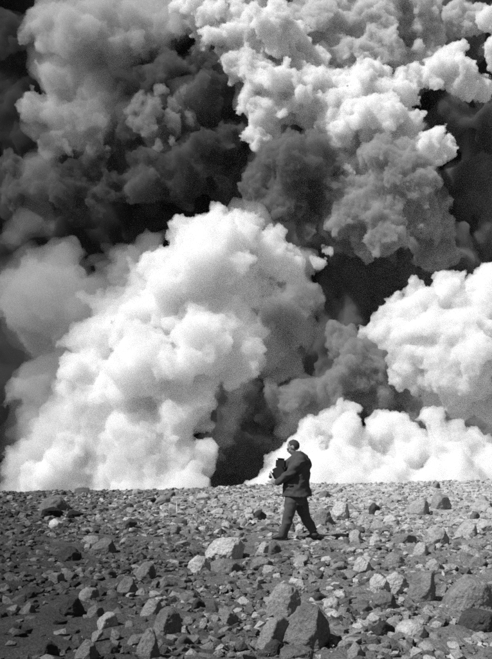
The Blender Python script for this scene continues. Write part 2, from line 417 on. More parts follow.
L([(116,597),(118,586),(124,578),(133,578),(137,588),(135,597)], .15, 'dull flat-faced boulder left of the tilted square rock', 'the dull flat-faced boulder', 'flat', 82, 0.7)
L([(135,580),(137,570),(144,564),(152,564),(156,572),(154,581)], .15, 'tilted square rock with a dark right side, left of centre', 'the tilted square rock', 'split', 83, 0.7)
L([(159,592),(161,584),(167,581),(173,585),(173,592)], .11, 'dark stone right of the tilted square rock', None, 'dark', 84, 0.8, 'stone')
L([(137,618),(143,608),(150,600),(159,601),(163,611),(160,618)], .21, 'tent-shaped rock with a bright ridge line', 'the tent-shaped rock', 'split', 85, 0.7)
L([(151,635),(153,620),(161,612),(172,607),(178,612),(181,624),(175,634),(160,638)], .13, 'tall curved boulder with a deep black hollow on its right', 'the tall curved boulder', 'left', 86, 0.7)
L([(136,652),(141,638),(149,631),(156,636),(158,650),(153,661),(144,662)], .15, 'blunt boulder with smooth grey face at the bottom edge, below the tent-shaped rock', 'the blunt boulder', 'flat', 87, 0.7)
L([(218,625),(219,614),(225,608),(233,611),(239,618),(238,625)], .20, 'white-cheeked rock in the bare patch of the lower middle', 'the white-cheeked rock', 'left', 88, 0.7)
L([(190,611),(192,604),(198,598),(204,602),(205,611)], .06, 'black pointed rock behind the bare patch of the lower middle', None, 'dark', 89, 0.7)
L([(175,648),(178,640),(186,636),(192,641),(192,649)], .09, 'dark clod right of the tall curved boulder', None, 'dark', 90, 0.7)
L([(205,652),(207,646),(213,644),(217,648),(216,653)], .12, 'small dull stone in the bare patch near the bottom edge', None, 'soft', 91, 0.7, 'stone')
# left
L([(36,512),(41,502),(50,497),(60,497),(67,503),(71,511)], .15, 'low weathered hump of rock on the left near the crest', 'the weathered hump', 'soft', 93, 0.8, power=9)
L([(34,518),(38,511),(48,508),(60,510),(64,515),(58,519)], .025, 'long rock coloured black as the shade under the weathered hump', 'the long shade-black rock', 'dark', 94, 0.6)  # black tone paints the shaded recess below the hump
L([(60,519),(62,514),(72,512),(86,514),(88,518)], .03, 'thin slab coloured black as shade, running right from the long shade-black rock', None, 'dark', 95, 0.5)  # black slab laid where the shaded recess runs on
L([(48,527),(50,521),(55,519),(62,523),(62,529),(54,530)], .45, 'lone brilliant white stone on the dark left slope', 'the brilliant white stone', 'top', 96, 0.8)
L([(55,562),(58,552),(65,548),(75,550),(82,556),(80,562)], .06, 'dark wedge rock with a pale left face on the left slope', 'the dark wedge rock', 'split', 97, 0.7)
L([(90,557),(92,546),(100,540),(112,540),(116,549),(112,557)], .13, 'broad table-like rock right of the dark wedge rock', 'the table-like rock', 'top', 98, 0.7)
L([(83,551),(85,545),(90,543),(92,550)], .24, 'pale chip of stone between the dark wedge rock and the table-like rock', None, 'top', 99, 0.8, 'stone')
L([(78,602),(80,593),(87,588),(96,589),(99,598),(96,603)], .17, 'grey humped rock casting a long shadow on the left slope', 'the grey humped rock', 'soft', 100, 0.8)
L([(58,617),(60,605),(67,598),(77,598),(82,608),(79,617)], .055, 'big dark rough rock left below the grey humped rock', 'the dark rough rock', 'soft', 101, 0.8)
L([(86,617),(88,610),(96,605),(103,608),(104,615)], .12, 'mid-grey stone right below the grey humped rock', None, 'split', 102, 0.7)
L([(91,631),(96,623),(105,615),(115,613),(118,618),(113,625),(101,631)], .26, 'long bright diagonal rock on the lower left slope', 'the long bright diagonal rock', 'left', 103, 0.6)
L([(21,617),(23,607),(29,602),(35,606),(36,616)], .12, 'lone stone with lit left face near the left edge', 'the lone stone by the left edge', 'split', 104, 0.7)
L([(17,600),(20,592),(30,589),(40,592),(42,600)], .05, 'dark low slab near the left edge', None, 'soft', 105, 0.7)
L([(74,662),(77,650),(84,641),(94,644),(98,654),(95,663)], .14, 'hunched boulder with bright left shoulder cut by the bottom edge', 'the hunched boulder', 'split', 106, 0.7)
L([(39,662),(42,649),(49,641),(57,646),(59,660)], .05, 'dark split boulder cut by the bottom edge, left of the hunched boulder', None, 'dark', 107, 0.7)
L([(100,655),(103,647),(110,643),(118,647),(118,655)], .10, 'dull rock right of the hunched boulder', None, 'soft', 108, 0.7)
L([(101,580),(104,572),(110,569),(116,573),(116,580)], .10, 'dull stone above the dull flat-faced boulder', None, 'dark', 109, 0.7, 'stone')

# medium stones: each its own object, one of eighteen shared shapes turned and sized its own way
SHAPES = []
for k in range(18):
    r = random.Random(500 + k)
    v, f = facet_rock(4, random_planes(r, 11), 90, 300 + k, 0.07, 0.03)
    v[:, 2] *= r.uniform(.55, .9); v[:, 1] *= r.uniform(.7, 1.0)
    v /= np.abs(v[:, 0]).max()
    SHAPES.append(mesh_np('stone', v, f, True)); SHAPES[-1].materials.append(STONE)

def px_of(x, y, z):
    dy = y; dz = z - CAM_H
    fwd = dy * math.cos(PITCH) + dz * math.sin(PITCH); up = -dy * math.sin(PITCH) + dz * math.cos(PITCH)
    return 246 + FPX * x / fwd, 329.5 - FPX * up / fwd

def free(x, y, r):
    return all((x - a) ** 2 + (y - b) ** 2 > (r + c) ** 2 * 0.8 for a, b, c in occupied)

occupied.append((0.62, 13.1, 0.25)); occupied.append((1.1, 13.1, 0.22))
named = [l for l in LAND if l[4]]
used = {}
r = random.Random(77); made = 0; tries = 0
while made < 205 and tries < 12000:
    tries += 1
    py = 494 + 166 * r.random() ** 0.9; px = r.uniform(-4, 496)
    wpx = 7 + 9 * r.random() ** 2 + 4 * (py - 490) / 170
    y = ray_ground(px, py); x = P(px, py, y).x
    w = wpx * y / FPX / 2
    if not free(x, y, w): continue
    occupied.append((x, y, w)); made += 1
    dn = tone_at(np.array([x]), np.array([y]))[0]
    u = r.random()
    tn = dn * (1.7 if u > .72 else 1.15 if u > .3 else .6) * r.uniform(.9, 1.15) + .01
    tn = min(tn * 1.1, .5)
    sh = r.choice(SHAPES)
    o = bpy.data.objects.new('stone', sh); COL.objects.link(o)
    s = w
    o.scale = (s, s * r.uniform(.8, 1.1), s * r.uniform(.8, 1.15)); o.rotation_euler = (r.uniform(-.35, .35), r.uniform(-.35, .35), r.uniform(0, 6.28))
    o.location = (x, y, gz(x, y) + s * 0.28); o.color = (tn, tn, tn, 1)
    best = min(named, key=lambda l: (l[2] - px) ** 2 + ((l[3] - py) * 1.6) ** 2)
    dx, dy_ = px - best[2], py - best[3]
    if abs(dx) > 1.6 * abs(dy_): pos = 'right of' if dx > 0 else 'left of'
    elif dy_ > 0: pos = ('below and right of' if dx > 5 else 'below and left of' if dx < -5 else 'straight below')
    else: pos = ('up the slope right of' if dx > 5 else 'up the slope left of' if dx < -5 else 'straight up the slope from')
    tw = 'pale' if u > .72 else 'grey' if u > .3 else 'dark'
    dist = math.hypot(dx, dy_)
    near_w = 'close ' if dist < 22 else 'some way ' if dist < 40 else 'far off '
    size = 'fist-sized' if w < .07 else 'head-sized' if w < .14 else 'bulky'
    base = f"{tw} stone {near_w}{pos} {best[4]}"
    used.setdefault(base, []).append((o, w, dist))
for base, lst in used.items():
    if len(lst) == 1: tag(lst[0][0], base, 'stone', 'loose stones on the slope'); continue
    lst.sort(key=lambda t: t[2])
    words = ['nearest', 'second nearest', 'third nearest', 'fourth nearest', 'fifth nearest', 'sixth nearest']
    for k, (o, w, dist) in enumerate(lst):
        tag(o, f"{words[min(k, 5)]} {base}", 'stone', 'loose stones on the slope')

# rubble too small to pick out: joined
def scatter(name, n, npts, ylo, yhi, smin, smax, seed, label, pw=2.2, variants=24):
    R = np.random.default_rng(seed)
    # density follows the picture: as many per unit of distance as the view widens
    y = ylo + (yhi - ylo) * R.random(n) ** (1.25 if name == 'gravel' else 0.95)
    x = (R.random(n) * 2 - 1) * (0.40 * y + 1.8)
    s = smin + (smax - smin) * R.random(n) ** pw
    s = s * (0.55 + 0.45 * y / 15.0) if name == 'gravel' else s
    oc = np.array(occupied); keep = np.ones(n, bool)
    for a, b, c in oc: keep &= ((x - a) ** 2 + (y - b) ** 2) > (c * 0.8) ** 2
    # drifts and bare patches of ash
    cl = fbm(np.stack([x * .9, y * .55, 0 * x + 4], -1), 3, 71)
    keep &= (cl + R.normal(0, .22, n)) > (-1.1 if name == 'far_rubble' else -.48)
    x, y, s = x[keep], y[keep], s[keep]; n = len(x)
    kk = R.integers(0, variants, n)
    AV, AF, AT, off = [], [], [], 0
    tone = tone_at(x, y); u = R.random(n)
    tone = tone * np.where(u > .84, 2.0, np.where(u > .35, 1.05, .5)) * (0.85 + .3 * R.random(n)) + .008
    a = R.random(n) * 6.283; t = (R.random(n) - .5) * .9; zz = ground_base(x, y) + s * .24
    for k in range(variants):
        v, f = hull_rock(random.Random(seed * 100 + k), npts + k % 4)
        m = kk == k; c = int(m.sum())
        V = v[None] * s[m][:, None, None] * (0.7 + .6 * R.random((c, 1, 3)))
        ca, sa, ct, st = (q(w_)[:, None] for q, w_ in ((np.cos, a[m]), (np.sin, a[m]), (np.cos, t[m]), (np.sin, t[m])))
        x1 = V[..., 0] * ct - V[..., 2] * st; z1 = V[..., 0] * st + V[..., 2] * ct
        x2 = x1 * ca - V[..., 1] * sa; y2 = x1 * sa + V[..., 1] * ca
        W = np.stack([x2 + x[m][:, None], y2 + y[m][:, None], z1 + zz[m][:, None]], -1)
        AV.append(W.reshape(-1, 3)); AF.append((f[None] + (np.arange(c) * len(v))[:, None, None]).reshape(-1, 3) + off)
        AT.append(np.repeat(np.minimum(tone[m], .55), len(v))); off += c * len(v)
    me = mesh_np(name, np.concatenate(AV), np.concatenate(AF), False)
    at = me.attributes.new('tone', 'FLOAT', 'POINT'); at.data.foreach_set('value', np.concatenate(AT).astype(np.float32))
    o = link(name, me, RUBBLE); tag(o, label, name, kind='stuff'); return o

scatter('rubble', 19000, 12, 4.8, 17, .022, .09, 1, 'countless fist-sized volcanic stones littering the nearer slope')
scatter('far_rubble', 20500, 9, 14, 31.8, .028, .13, 3, 'countless small volcanic stones littering the slope up to the crest')
scatter('gravel', 44000, 6, 4.6, 31.8, .008, .034, 2, 'fine gravel and chips of lava between the stones of the slope', pw=1.8)

# thin pale stake
def tube(points, radii, seg=10, name='tube'):
    """tapered tube with rounded ends through points"""
    pts = [Vector(p) for p in points]
    vs_, fs = [], []
    rings = []
    def ring(c, d, rad):
        q = d.to_track_quat('Z', 'Y')
        i0 = len(vs_)
        for k in range(seg):
            a = 2 * math.pi * k / seg
            vs_.append(c + q @ Vector((math.cos(a) * rad, math.sin(a) * rad, 0)))
        rings.append(i0)
    n = len(pts)
    for i in range(n):
        d = (pts[min(i + 1, n - 1)] - pts[max(i - 1, 0)]).normalized()
        if i == 0:
            for t in (80, 50, 22): ring(pts[0] - d * radii[0] * math.sin(math.radians(t)), d, radii[0] * math.cos(math.radians(t)))
        ring(pts[i], d, radii[i])
        if i == n - 1:
            for t in (22, 50, 80): ring(pts[-1] + d * radii[-1] * math.sin(math.radians(t)), d, radii[-1] * math.cos(math.radians(t)))
    for a, b in zip(rings[:-1], rings[1:]):
        for k in range(seg):
            fs.append((a + k, a + (k + 1) % seg, b + (k + 1) % seg, b + k))
    fs.append(tuple(rings[0] + k for k in reversed(range(seg)))); fs.append(tuple(rings[-1] + k for k in range(seg)))
    return [tuple(v) for v in vs_], fs

def raw(name, v, f, smooth=True):
    me = bpy.data.meshes.new(name); me.from_pydata(v, [], f); me.update()
    me.polygons.foreach_set('use_smooth', [smooth] * len(me.polygons)); return me

ys = ray_ground(176, 521); b0 = P(176.5, 521, ys); hh = 19 * ys / FPX
v, f = tube([(0, 0, -.05), (0.004, 0, hh * .5), (-0.004, 0, hh)], [.012, .011, .008], 8)
o = link('stake', raw('stake', v, f), plain_mat('bleached_wood', .55, .8)); o.location = (b0.x, ys, gz(b0.x, ys))
tag(o, 'thin pale stake standing upright in the rubble below the crest', 'stake')
# ------------------------------------------------------------------ the man with the camera
MY = 13.1
MZ = gz(0.9, MY)
def man(px, py, d=0.0):
    """joint seen at (px, py) in the photograph, d metres nearer (-) or farther (+) than the man's middle"""
    p = P(px, py, MY + d); return Vector((p.x - MX0, p.y - MY, p.z - MZ))
MX0 = P(297, 540, MY).x
CLOTH = plain_mat('dark_wool_suit', .066, .95, .1, 40, .5, .5, .006)
TROU = plain_mat('dark_trousers', .078, .95, .1, 40, .5, .5, .006)
SKIN = plain_mat('skin', .27, .6, .3, 30, .15, .2, .001)
HAIR = plain_mat('dark_hair', .045, .8, .3, 120, .9, .9, .003)
LEATH = plain_mat('black_leather', .022, .55, .4, 120, .4, .4, .001)
BOOT = plain_mat('boot_leather', .03, .6, .35, 40, .4, .3, .002)
LINEN = plain_mat('white_linen', .7, .9, .1, 80, .1, .2, .001)
STEEL = plain_mat('nickel', .75, .3, .5, 60, .1, .1, .001, 0.6)
GLASS = plain_mat('dark_lens_glass', .01, .05, .9, 10, .1, 0, .001)

def union(name, pieces, vox, mat, parent, smooth=3, wrinkle=None):
    """fuse pieces into one continuous skin"""
    V, F = [], []
    for v, f in pieces:
        k = len(V); V += [tuple(a) for a in v]; F += [tuple(i + k for i in q) for q in f]
    tmp = bpy.data.objects.new('tmp', raw('tmp', V, F)); COL.objects.link(tmp)
    m = tmp.modifiers.new('r', 'REMESH'); m.mode = 'VOXEL'; m.voxel_size = vox
    s = tmp.modifiers.new('s', 'SMOOTH'); s.iterations = smooth; s.factor = .5
    dg = bpy.context.evaluated_depsgraph_get()
    me = bpy.data.meshes.new_from_object(tmp.evaluated_get(dg)); bpy.data.objects.remove(tmp)
    me.name = name
    n = len(me.vertices); co = np.empty(n * 3, np.float32); me.vertices.foreach_get('co', co); co = co.reshape(-1, 3).astype(float)
    if wrinkle:
        nn = np.empty(n * 3, np.float32); me.vertices.foreach_get('normal', nn); nn = nn.reshape(-1, 3)
        amp, sx, sz = wrinkle
        q = co * np.array([sx, sx, sz])
        w = 1 - np.abs(fbm(q + 3, 2, 91)) * 2
        co += nn * (w * amp)[:, None]
        me.vertices.foreach_set('co', co.astype(np.float32).ravel())
    me.polygons.foreach_set('use_smooth', [True] * len(me.polygons)); me.update()
    return link(name, me, mat, parent)

def ellip(c, r3, rot=None, s=3):
    v, f = ico(s); v = v * np.array(r3)
    if rot is not None: v = v @ np.array(rot.to_matrix()).T
    return (v + np.array(c)).tolist(), f.tolist()

def loft(rings, seg=28):
    """rings: (centre, half-width along face dir, half-width sideways, normal axis tilt) stacked upward"""
    vs_, fs = [], []
    for c, ra, rb, yaw in rings:
        for k in range(seg):
            a = 2 * math.pi * k / seg
            e = 0.82
            ca = math.copysign(abs(math.cos(a)) ** e, math.cos(a)); sa = math.copysign(abs(math.sin(a)) ** e, math.sin(a))
            vs_.append(Vector(c) + Matrix.Rotation(yaw, 3, 'Z') @ Vector((ca * ra, sa * rb, 0)))
    for i in range(len(rings) - 1):
        for k in range(seg):
            a, b = i * seg, (i + 1) * seg
            fs.append((a + k, a + (k + 1) % seg, b + (k + 1) % seg, b + k))
    fs.append(tuple(reversed(range(seg)))); fs.append(tuple((len(rings) - 1) * seg + k for k in range(seg)))
    return vs_, fs

def box_piece(c, size, M3, bevel=0.0):
    bm = bmesh.new(); bmesh.ops.create_cube(bm, size=1)
    for v in bm.verts: v.co = Vector((v.co.x * size[0], v.co.y * size[1], v.co.z * size[2]))
    if bevel: bmesh.ops.bevel(bm, geom=list(bm.edges), offset=bevel, segments=2, affect='EDGES')
    bm.verts.ensure_lookup_table(); bm.verts.index_update()
    r_ = ([tuple(Vector(c) + M3 @ v.co) for v in bm.verts], [tuple(v.index for v in f.verts) for f in bm.faces]); bm.free(); return r_

YAW = math.radians(-18)           # he faces the photograph's left and a little away; local +x is his back
root = empty('person', (MX0, MY, MZ))
tag(root, 'person in a dark suit striding left across the stones, head bent over a box camera', 'person')
shL, shR = man(301, 460, -.17), man(293, 459, .19)
elL, wrL = man(290.3, 473.0, -.23), man(278, 482.5, -.12)
elR, wrR = man(281, 473, .22), man(274.5, 482, .13)
hipL, knL, anL = man(292.5, 500, -.08), man(288, 518, -.09), man(283.3, 535, -.09)
hipR, knR, anR = man(300, 500, .09), man(305.5, 518, .10), man(313.8, 533.5, .10)
pel, waist, chest, neck = man(296.5, 498, 0), man(298, 486, 0), man(298.5, 469, 0), man(296.5, 457, 0.01)
headc = man(293.4, 447.3, 0.0)

# --- hands: palm and five fingers
def hand(w, fwd, palm_n, curl, spread=1.0):
    """w wrist, fwd finger direction, palm_n palm normal (towards what is held)"""
    fwd = fwd.normalized(); side = fwd.cross(palm_n).normalized(); pn = side.cross(fwd).normalized() * -1
    if pn.dot(palm_n) < 0: pn = -pn
    pcs = []
    pc = w + fwd * .048
    M3 = Matrix((fwd, side, pn)).transposed()
    v, f = ico(3); v = v * np.array([.052, .043, .017]); pcs.append(((v @ np.array(M3).T + np.array(pc)).tolist(), f.tolist()))
    pcs.append(tube([w - fwd * .05, w + fwd * .02], [.028, .026]))
    for k, (ln, off) in enumerate(((.075, .030), (.083, .010), (.077, -.011), (.060, -.030))):
        b = w + fwd * .082 + side * off * spread
        d = fwd.copy(); pts = [w + fwd * .05 + side * off * .8, b]
        for j, s in enumerate((.42, .32, .26)):
            ang = curl * (.5 + .35 * j)
            d = (Matrix.Rotation(ang, 3, side) @ d)
            if j == 0 and d.dot(pn) < 0 and curl > 0: d = Matrix.Rotation(-2 * ang, 3, side) @ d
            pts.append(pts[-1] + d * ln * s)
        pcs.append(tube(pts, [.010, .0098, .009, .0085, .0075], 8))
    tb = w + fwd * .025 + side * .03
    pcs.append(tube([tb, tb + side * .028 + fwd * .022 + pn * .012, tb + side * .034 + fwd * .052 + pn * .02, tb + side * .028 + fwd * .072 + pn * .026], [.014, .012, .0105, .009], 8))
    return pcs

# the held camera's frame: it points forward-down
tilt = math.radians(27)
cf = Vector((-math.cos(tilt), 0.10, -math.sin(tilt))).normalized()      # lens direction
cu = Vector((-math.sin(tilt), 0.05, math.cos(tilt))); cs = cu.cross(cf).normalized(); cu = cf.cross(cs).normalized()
CM = Matrix((cf, cs, cu)).transposed()
cc = man(278.6, 473.2, 0.0)

body = []
body.append(loft([(pel + Vector((0, 0, -.06)), .10, .15, YAW), (pel, .115, .165, YAW), (waist, .105, .145, YAW), (chest, .12, .165, YAW), (neck + Vector((0.01, 0, -.03)), .07, .13, YAW), (neck + Vector((0, 0, .01)), .055, .06, YAW)]))
body.append(tube([neck + Vector((.01, 0, -.04)), man(294.5, 452, 0)], [.058, .055]))
for s_, e_, w_ in ((shL, elL, wrL), (shR, elR, wrR)):
    body.append(tube([s_, e_], [.05, .04])); body.append(tube([e_, w_], [.042, .028]))
for h_, k_, a_ in ((hipL, knL, anL), (hipR, knR, anR)):
    body.append(tube([h_, k_], [.085, .055])); body.append(tube([k_, k_.lerp(a_, .35), a_], [.055, .056, .038]))
# head: facing forward and down
HT = Euler((0, math.radians(-23), YAW)).to_matrix()
def H(x, y, z): return headc + HT @ Vector((x, y, z))
def hel(c, r3, s=3):
    v, f = ico(s); v = v * np.array(r3); v = v @ np.array(HT).T + np.array(H(*c)); return v.tolist(), f.tolist()
body += [hel((.008, 0, .022), (.098, .076, .098)), hel((-.035, 0, -.035), (.062, .058, .075)), hel((-.052, 0, -.088), (.034, .032, .026)),
         hel((-.103, 0, -.012), (.018, .011, .024)), hel((-.112, 0, -.022), (.013, .013, .012)), hel((-.088, 0, .018), (.018, .052, .012)),
         hel((-.088, 0, -.058), (.014, .026, .006)), hel((-.088, 0, -.068), (.013, .022, .007)),
         hel((.012, -.078, -.012), (.018, .010, .030)), hel((.012, .078, -.012), (.018, .010, .030)),
         hel((-.06, -.045, -.03), (.022, .018, .018)), hel((-.06, .045, -.03), (.022, .018, .018))]
body += hand(wrL, (man(271.5, 480.5, -.085) - wrL), Vector((.1, 1, .15)), .75)
body += hand(wrR, (man(267.5, 484.6, .10) - wrR), Vector((0.0, -.35, 1)), .28)
union('body', body, .0095, SKIN, root, 2)
for sy in (-1, 1):
    eo = link('eye', raw('eye', *[list(map(tuple, x)) if i == 0 else x for i, x in enumerate(hel((-.083, .031 * sy, .002), (.012, .013, .010), 2))]), HAIR, root)

# hair: a cap over the back and crown
v, f = ico(4); v = v.copy()
hv = v * np.array([.100, .080, .098]) + np.array([.013, 0, .022])
keep = [q for q in f if all((v[i][2] > .30) or (v[i][0] > -.42 and v[i][2] > .02) or (v[i][0] > .12 and v[i][2] > -.80) for i in q) and not all(v[i][0] < -.78 and v[i][2] < .42 for i in q)]
keepset = sorted({i for q in keep for i in q}); mp_ = {i: k for k, i in enumerate(keepset)}
n_ = vnoise(hv * 60, 5)
hv = hv * (1 + n_ * .035 + vnoise(v * 5, 8) * .03)[:, None]
hw = (hv @ np.array(HT).T + np.array(headc))
me = raw('hair', [tuple(hw[i]) for i in keepset], [tuple(mp_[i] for i in q) for q in keep])
ho = link('hair', me, HAIR, root); sm_ = ho.modifiers.new('t', 'SOLIDIFY'); sm_.thickness = .014; sm_.offset = -1
link('lip_strip', raw('lip_strip', *hel((-.098, 0, -.047), (.013, .03, .009), 2)), HAIR, root)  # dark strip across the upper lip
# glasses: two rims and an arm each
def torus(c, R_, r_, M3, n=20, m_=6):
    vs_, fs = [], []
    for i in range(n):
        a = 2 * math.pi * i / n
        for j in range(m_):
            b = 2 * math.pi * j / m_
            vs_.append(Vector(c) + M3 @ Vector(((R_ + r_ * math.cos(b)) * math.cos(a), (R_ + r_ * math.cos(b)) * math.sin(a), r_ * math.sin(b))))
    for i in range(n):
        for j in range(m_):
            fs.append((i * m_ + j, ((i + 1) % n) * m_ + j, ((i + 1) % n) * m_ + (j + 1) % m_, i * m_ + (j + 1) % m_))
    return [tuple(x) for x in vs_], fs
gl = []
ax = HT @ Matrix.Rotation(math.radians(90), 3, 'Y')
for sy in (-1, 1):
    gl.append(torus(H(-.101, .033 * sy, .002), .021, .0022, ax))
    gl.append(tube([H(-.101, .055 * sy, .006), H(-.05, .078 * sy, .006), H(.012, .084 * sy, .004)], [.002, .002, .002], 6))
gl.append(tube([H(-.106, -.012, .004), H(-.112, 0, .006), H(-.106, .012, .004)], [.002] * 3, 6))
V, F = [], []
for v, f in gl:
    k = len(V); V += [tuple(a) for a in v]; F += [tuple(i + k for i in q) for q in f]
link('glasses', raw('glasses', V, F), LEATH, root)
# collar
link('collar', raw('collar', *[x if i else [tuple(a) for a in x] for i, x in enumerate(loft([(man(297.2, 454.5, 0), .070, .072, YAW), (man(296.8, 450.4, 0), .066, .068, YAW)]))]), LINEN, root)

# trousers
tr = [loft([(pel + Vector((0, 0, -.10)), .115, .165, YAW), (pel + Vector((0, 0, -.03)), .13, .18, YAW), (pel + Vector((0, 0, .08)), .12, .165, YAW)])]
for h_, k_, a_ in ((hipL, knL, anL), (hipR, knR, anR)):
    back = Vector((.012, 0, 0))
    tr.append(tube([h_ + Vector((0, 0, .02)), h_.lerp(k_, .5), k_, k_.lerp(a_, .5) + back, a_ + Vector((0, 0, .035)), a_ + Vector((-.005, 0, .0))], [.110, .095, .080, .074, .072, .070], 20))
union('trousers', tr, .010, TROU, root, 3, (.013, 8, 6))

# jacket: torso, flared skirt, sleeves
hem = man(297, 495.5, 0)
jk = [loft([(hem + Vector((.0, 0, -.01)), .235, .235, YAW), (hem + Vector((.0, 0, .05)), .222, .228, YAW), (man(296.4, 487, 0), .212, .215, YAW), (man(297, 479, 0), .19, .205, YAW),
            (man(299, 470, 0), .178, .215, YAW), (man(300.6, 464, 0), .168, .205, YAW), (man(300.2, 459.5, 0), .148, .185, YAW), (man(299.4, 455.8, 0), .115, .145, YAW), (man(298.3, 453, 0), .086, .098, YAW), (man(297.6, 451.6, 0), .072, .078, YAW)]),
      ellip(man(303.5, 467, 0), (.085, .14, .16), Euler((0, 0, YAW)))]
for s_, e_, w_ in ((shL, elL, wrL), (shR, elR, wrR)):
    jk.append(tube([s_ + Vector((0.0, 0, .0)), s_.lerp(e_, .5), e_, e_.lerp(w_, .5), w_.lerp(e_, .06)], [.080, .072, .066, .060, .054], 20))
union('jacket', jk, .010, CLOTH, root, 3, (.015, 6, 9))
# pocket flap, buttons and vent
pf = box_piece(man(290.5, 485.0, -.214), (.085, .016, .022), Euler((0, math.radians(4), YAW * .5)).to_matrix(), .004)
link('pocket_flap', raw('pocket_flap', *pf, False), CLOTH, root)
for sx, sy, w_, e_ in ((1, 1, wrL, elL), (1, 1, wrR, elR)):
    d = (w_ - e_).normalized()
    link('cuff', raw('cuff', *tube([w_ - d * .01, w_ + d * .012], [.045, .042], 16)), LINEN, root)

# boots
def boot(a, toe_dir, pitch):
    M3 = Matrix.Rotation(math.atan2(toe_dir.y, toe_dir.x), 3, 'Z') @ Matrix.Rotation(pitch, 3, 'Y')
    def T(x, y, z): return a + M3 @ Vector((x, y, z))
    def E(c, r3):
        v, f = ico(3); v = v * np.array(r3); v = v @ np.array(M3).T + np.array(T(*c)); return v.tolist(), f.tolist()
    up = [tube([T(0, 0, .06), T(0, 0, -.01)], [.052, .05]), E((-.02, 0, -.04), (.05, .042, .042)), E((.06, 0, -.04), (.09, .042, .038)), E((.135, 0, -.052), (.062, .05, .03))]
    o = union('boot', up, .008, BOOT, root, 3)
    so = []
    for c, s3 in (((.10, 0, -.082), (.19, .092, .014)), ((-.03, 0, -.078), (.075, .078, .030))):
        so.append(box_piece(T(*c), s3, M3, .005))
    V, F = [], []
    for v, f in so:
        k = len(V); V += v; F += [tuple(i + k for i in q) for q in f]
    link('sole', raw('sole', V, F, False), LEATH, o)
boot(anL + Vector((0, 0, .02)), Vector((-1, .25, 0)), math.radians(4))
boot(anR + Vector((0.005, 0, .015)), Vector((-1, .2, 0)), math.radians(16))

# the box camera he holds: a thing of its own
ch = empty('handheld_camera', Vector((MX0, MY, MZ)) + cc)
tag(ch, 'black leather box camera with raised viewing hood and bellows front, held at the chest', 'camera')
def cp(name, c, s3, mat, bev=.004, par=None, rot=None):
    M = CM if rot is None else CM @ rot
    return link(name, raw(name, *box_piece(CM @ Vector(c), s3, M, bev), False), mat, par or ch)
cp('camera_body', (-.02, 0, 0), (.165, .16, .205), LEATH, .008)
def frust(c0, a0, b0, c1, a1, b1, n=1):
    vs_, fs = [], []
    for c, a, b in ((c0, a0, b0), (c1, a1, b1)):
        for sx, sy in ((-1, -1), (1, -1), (1, 1), (-1, 1)): vs_.append(tuple(CM @ (Vector(c) + Vector((sx * a, sy * b, 0)))))
    for k in range(4): fs.append((k, (k + 1) % 4, 4 + (k + 1) % 4, 4 + k))
    fs.append((4, 5, 6, 7)); fs.append((3, 2, 1, 0)); return vs_, fs
UP = Matrix.Rotation(math.radians(4), 3, 'Y')
hc = man(280.9, 463.6, 0.0) - man(278.6, 473.2, 0.0)
link('viewing_hood', raw('viewing_hood', *box_piece(hc, (.165, .135, .17), UP, .030), False), LEATH, ch)
link('hood_rim', raw('hood_rim', *box_piece(hc + Vector((-.012, 0, .083)), (.10, .10, .012), UP, .004), False), LEATH, ch)
bv, bf = [], []
nb = 7
for i in range(nb):
    x = .0585 + i * .007; s = .060 - i * .002 if i % 2 == 0 else .050 - i * .002
    for sy, sz in ((-1, -1), (1, -1), (1, 1), (-1, 1)): bv.append(tuple(CM @ Vector((x, sy * s, sz * s))))
for i in range(nb - 1):
    for k in range(4): bf.append((i * 4 + k, i * 4 + (k + 1) % 4, i * 4 + 4 + (k + 1) % 4, i * 4 + 4 + k))
bf.append((0, 1, 2, 3)); bf.append(tuple((nb - 1) * 4 + k for k in (3, 2, 1, 0)))
link('bellows', raw('bellows', bv, bf, False), LEATH, ch)
cp('front_standard', (.108, 0, -.005), (.020, .13, .185), LINEN, .003)
v, f = tube([CM @ Vector((.116, 0, .01)), CM @ Vector((.140, 0, .01))], [.034, .032], 20); ln = link('lens', raw('lens', v, f), LEATH, ch)
v, f = tube([CM @ Vector((.150, 0, .01)), CM @ Vector((.153, 0, .01))], [.022, .020], 16); link('lens_glass', raw('lens_glass', v, f), GLASS, ln)
for z in (.055, -.055):
    v, f = tube([CM @ Vector((.112, -.03, z)), CM @ Vector((.136, -.03, z))], [.010, .010], 10); link('focus_knob', raw('focus_knob', v, f), LEATH, ch)
cp('base_bed', (.085, 0, -.099), (.085, .12, .008), LEATH, .002)
v, f = tube([CM @ Vector((-.04, -.078, .06)), CM @ Vector((-.01, -.10, .03)), CM @ Vector((-.01, -.10, -.03)), CM @ Vector((-.04, -.078, -.06))], [.006] * 4, 8)
link('strap', raw('strap', v, f), LEATH, ch)
# ------------------------------------------------------------------ smoke and steam
def grow(blobs, gens, seed):
    r = random.Random(seed)
    out = [(P(x, y, Y), rad * Y / FPX) for x, y, rad, Y in blobs]
    cur = out[:]
    for n, fr in gens:
        nxt = []
        for c, R in cur:
            for i in range(n):
                while True:
                    v = Vector((r.gauss(0, 1), r.gauss(0, 1), r.gauss(0, 1))).normalized()
                    if v.y < 0.45: break
                nxt.append((c + v * (R * 0.9), R * fr * (.45 + 1.1 * r.random() ** 1.6)))
        out += nxt; cur = nxt
    return out

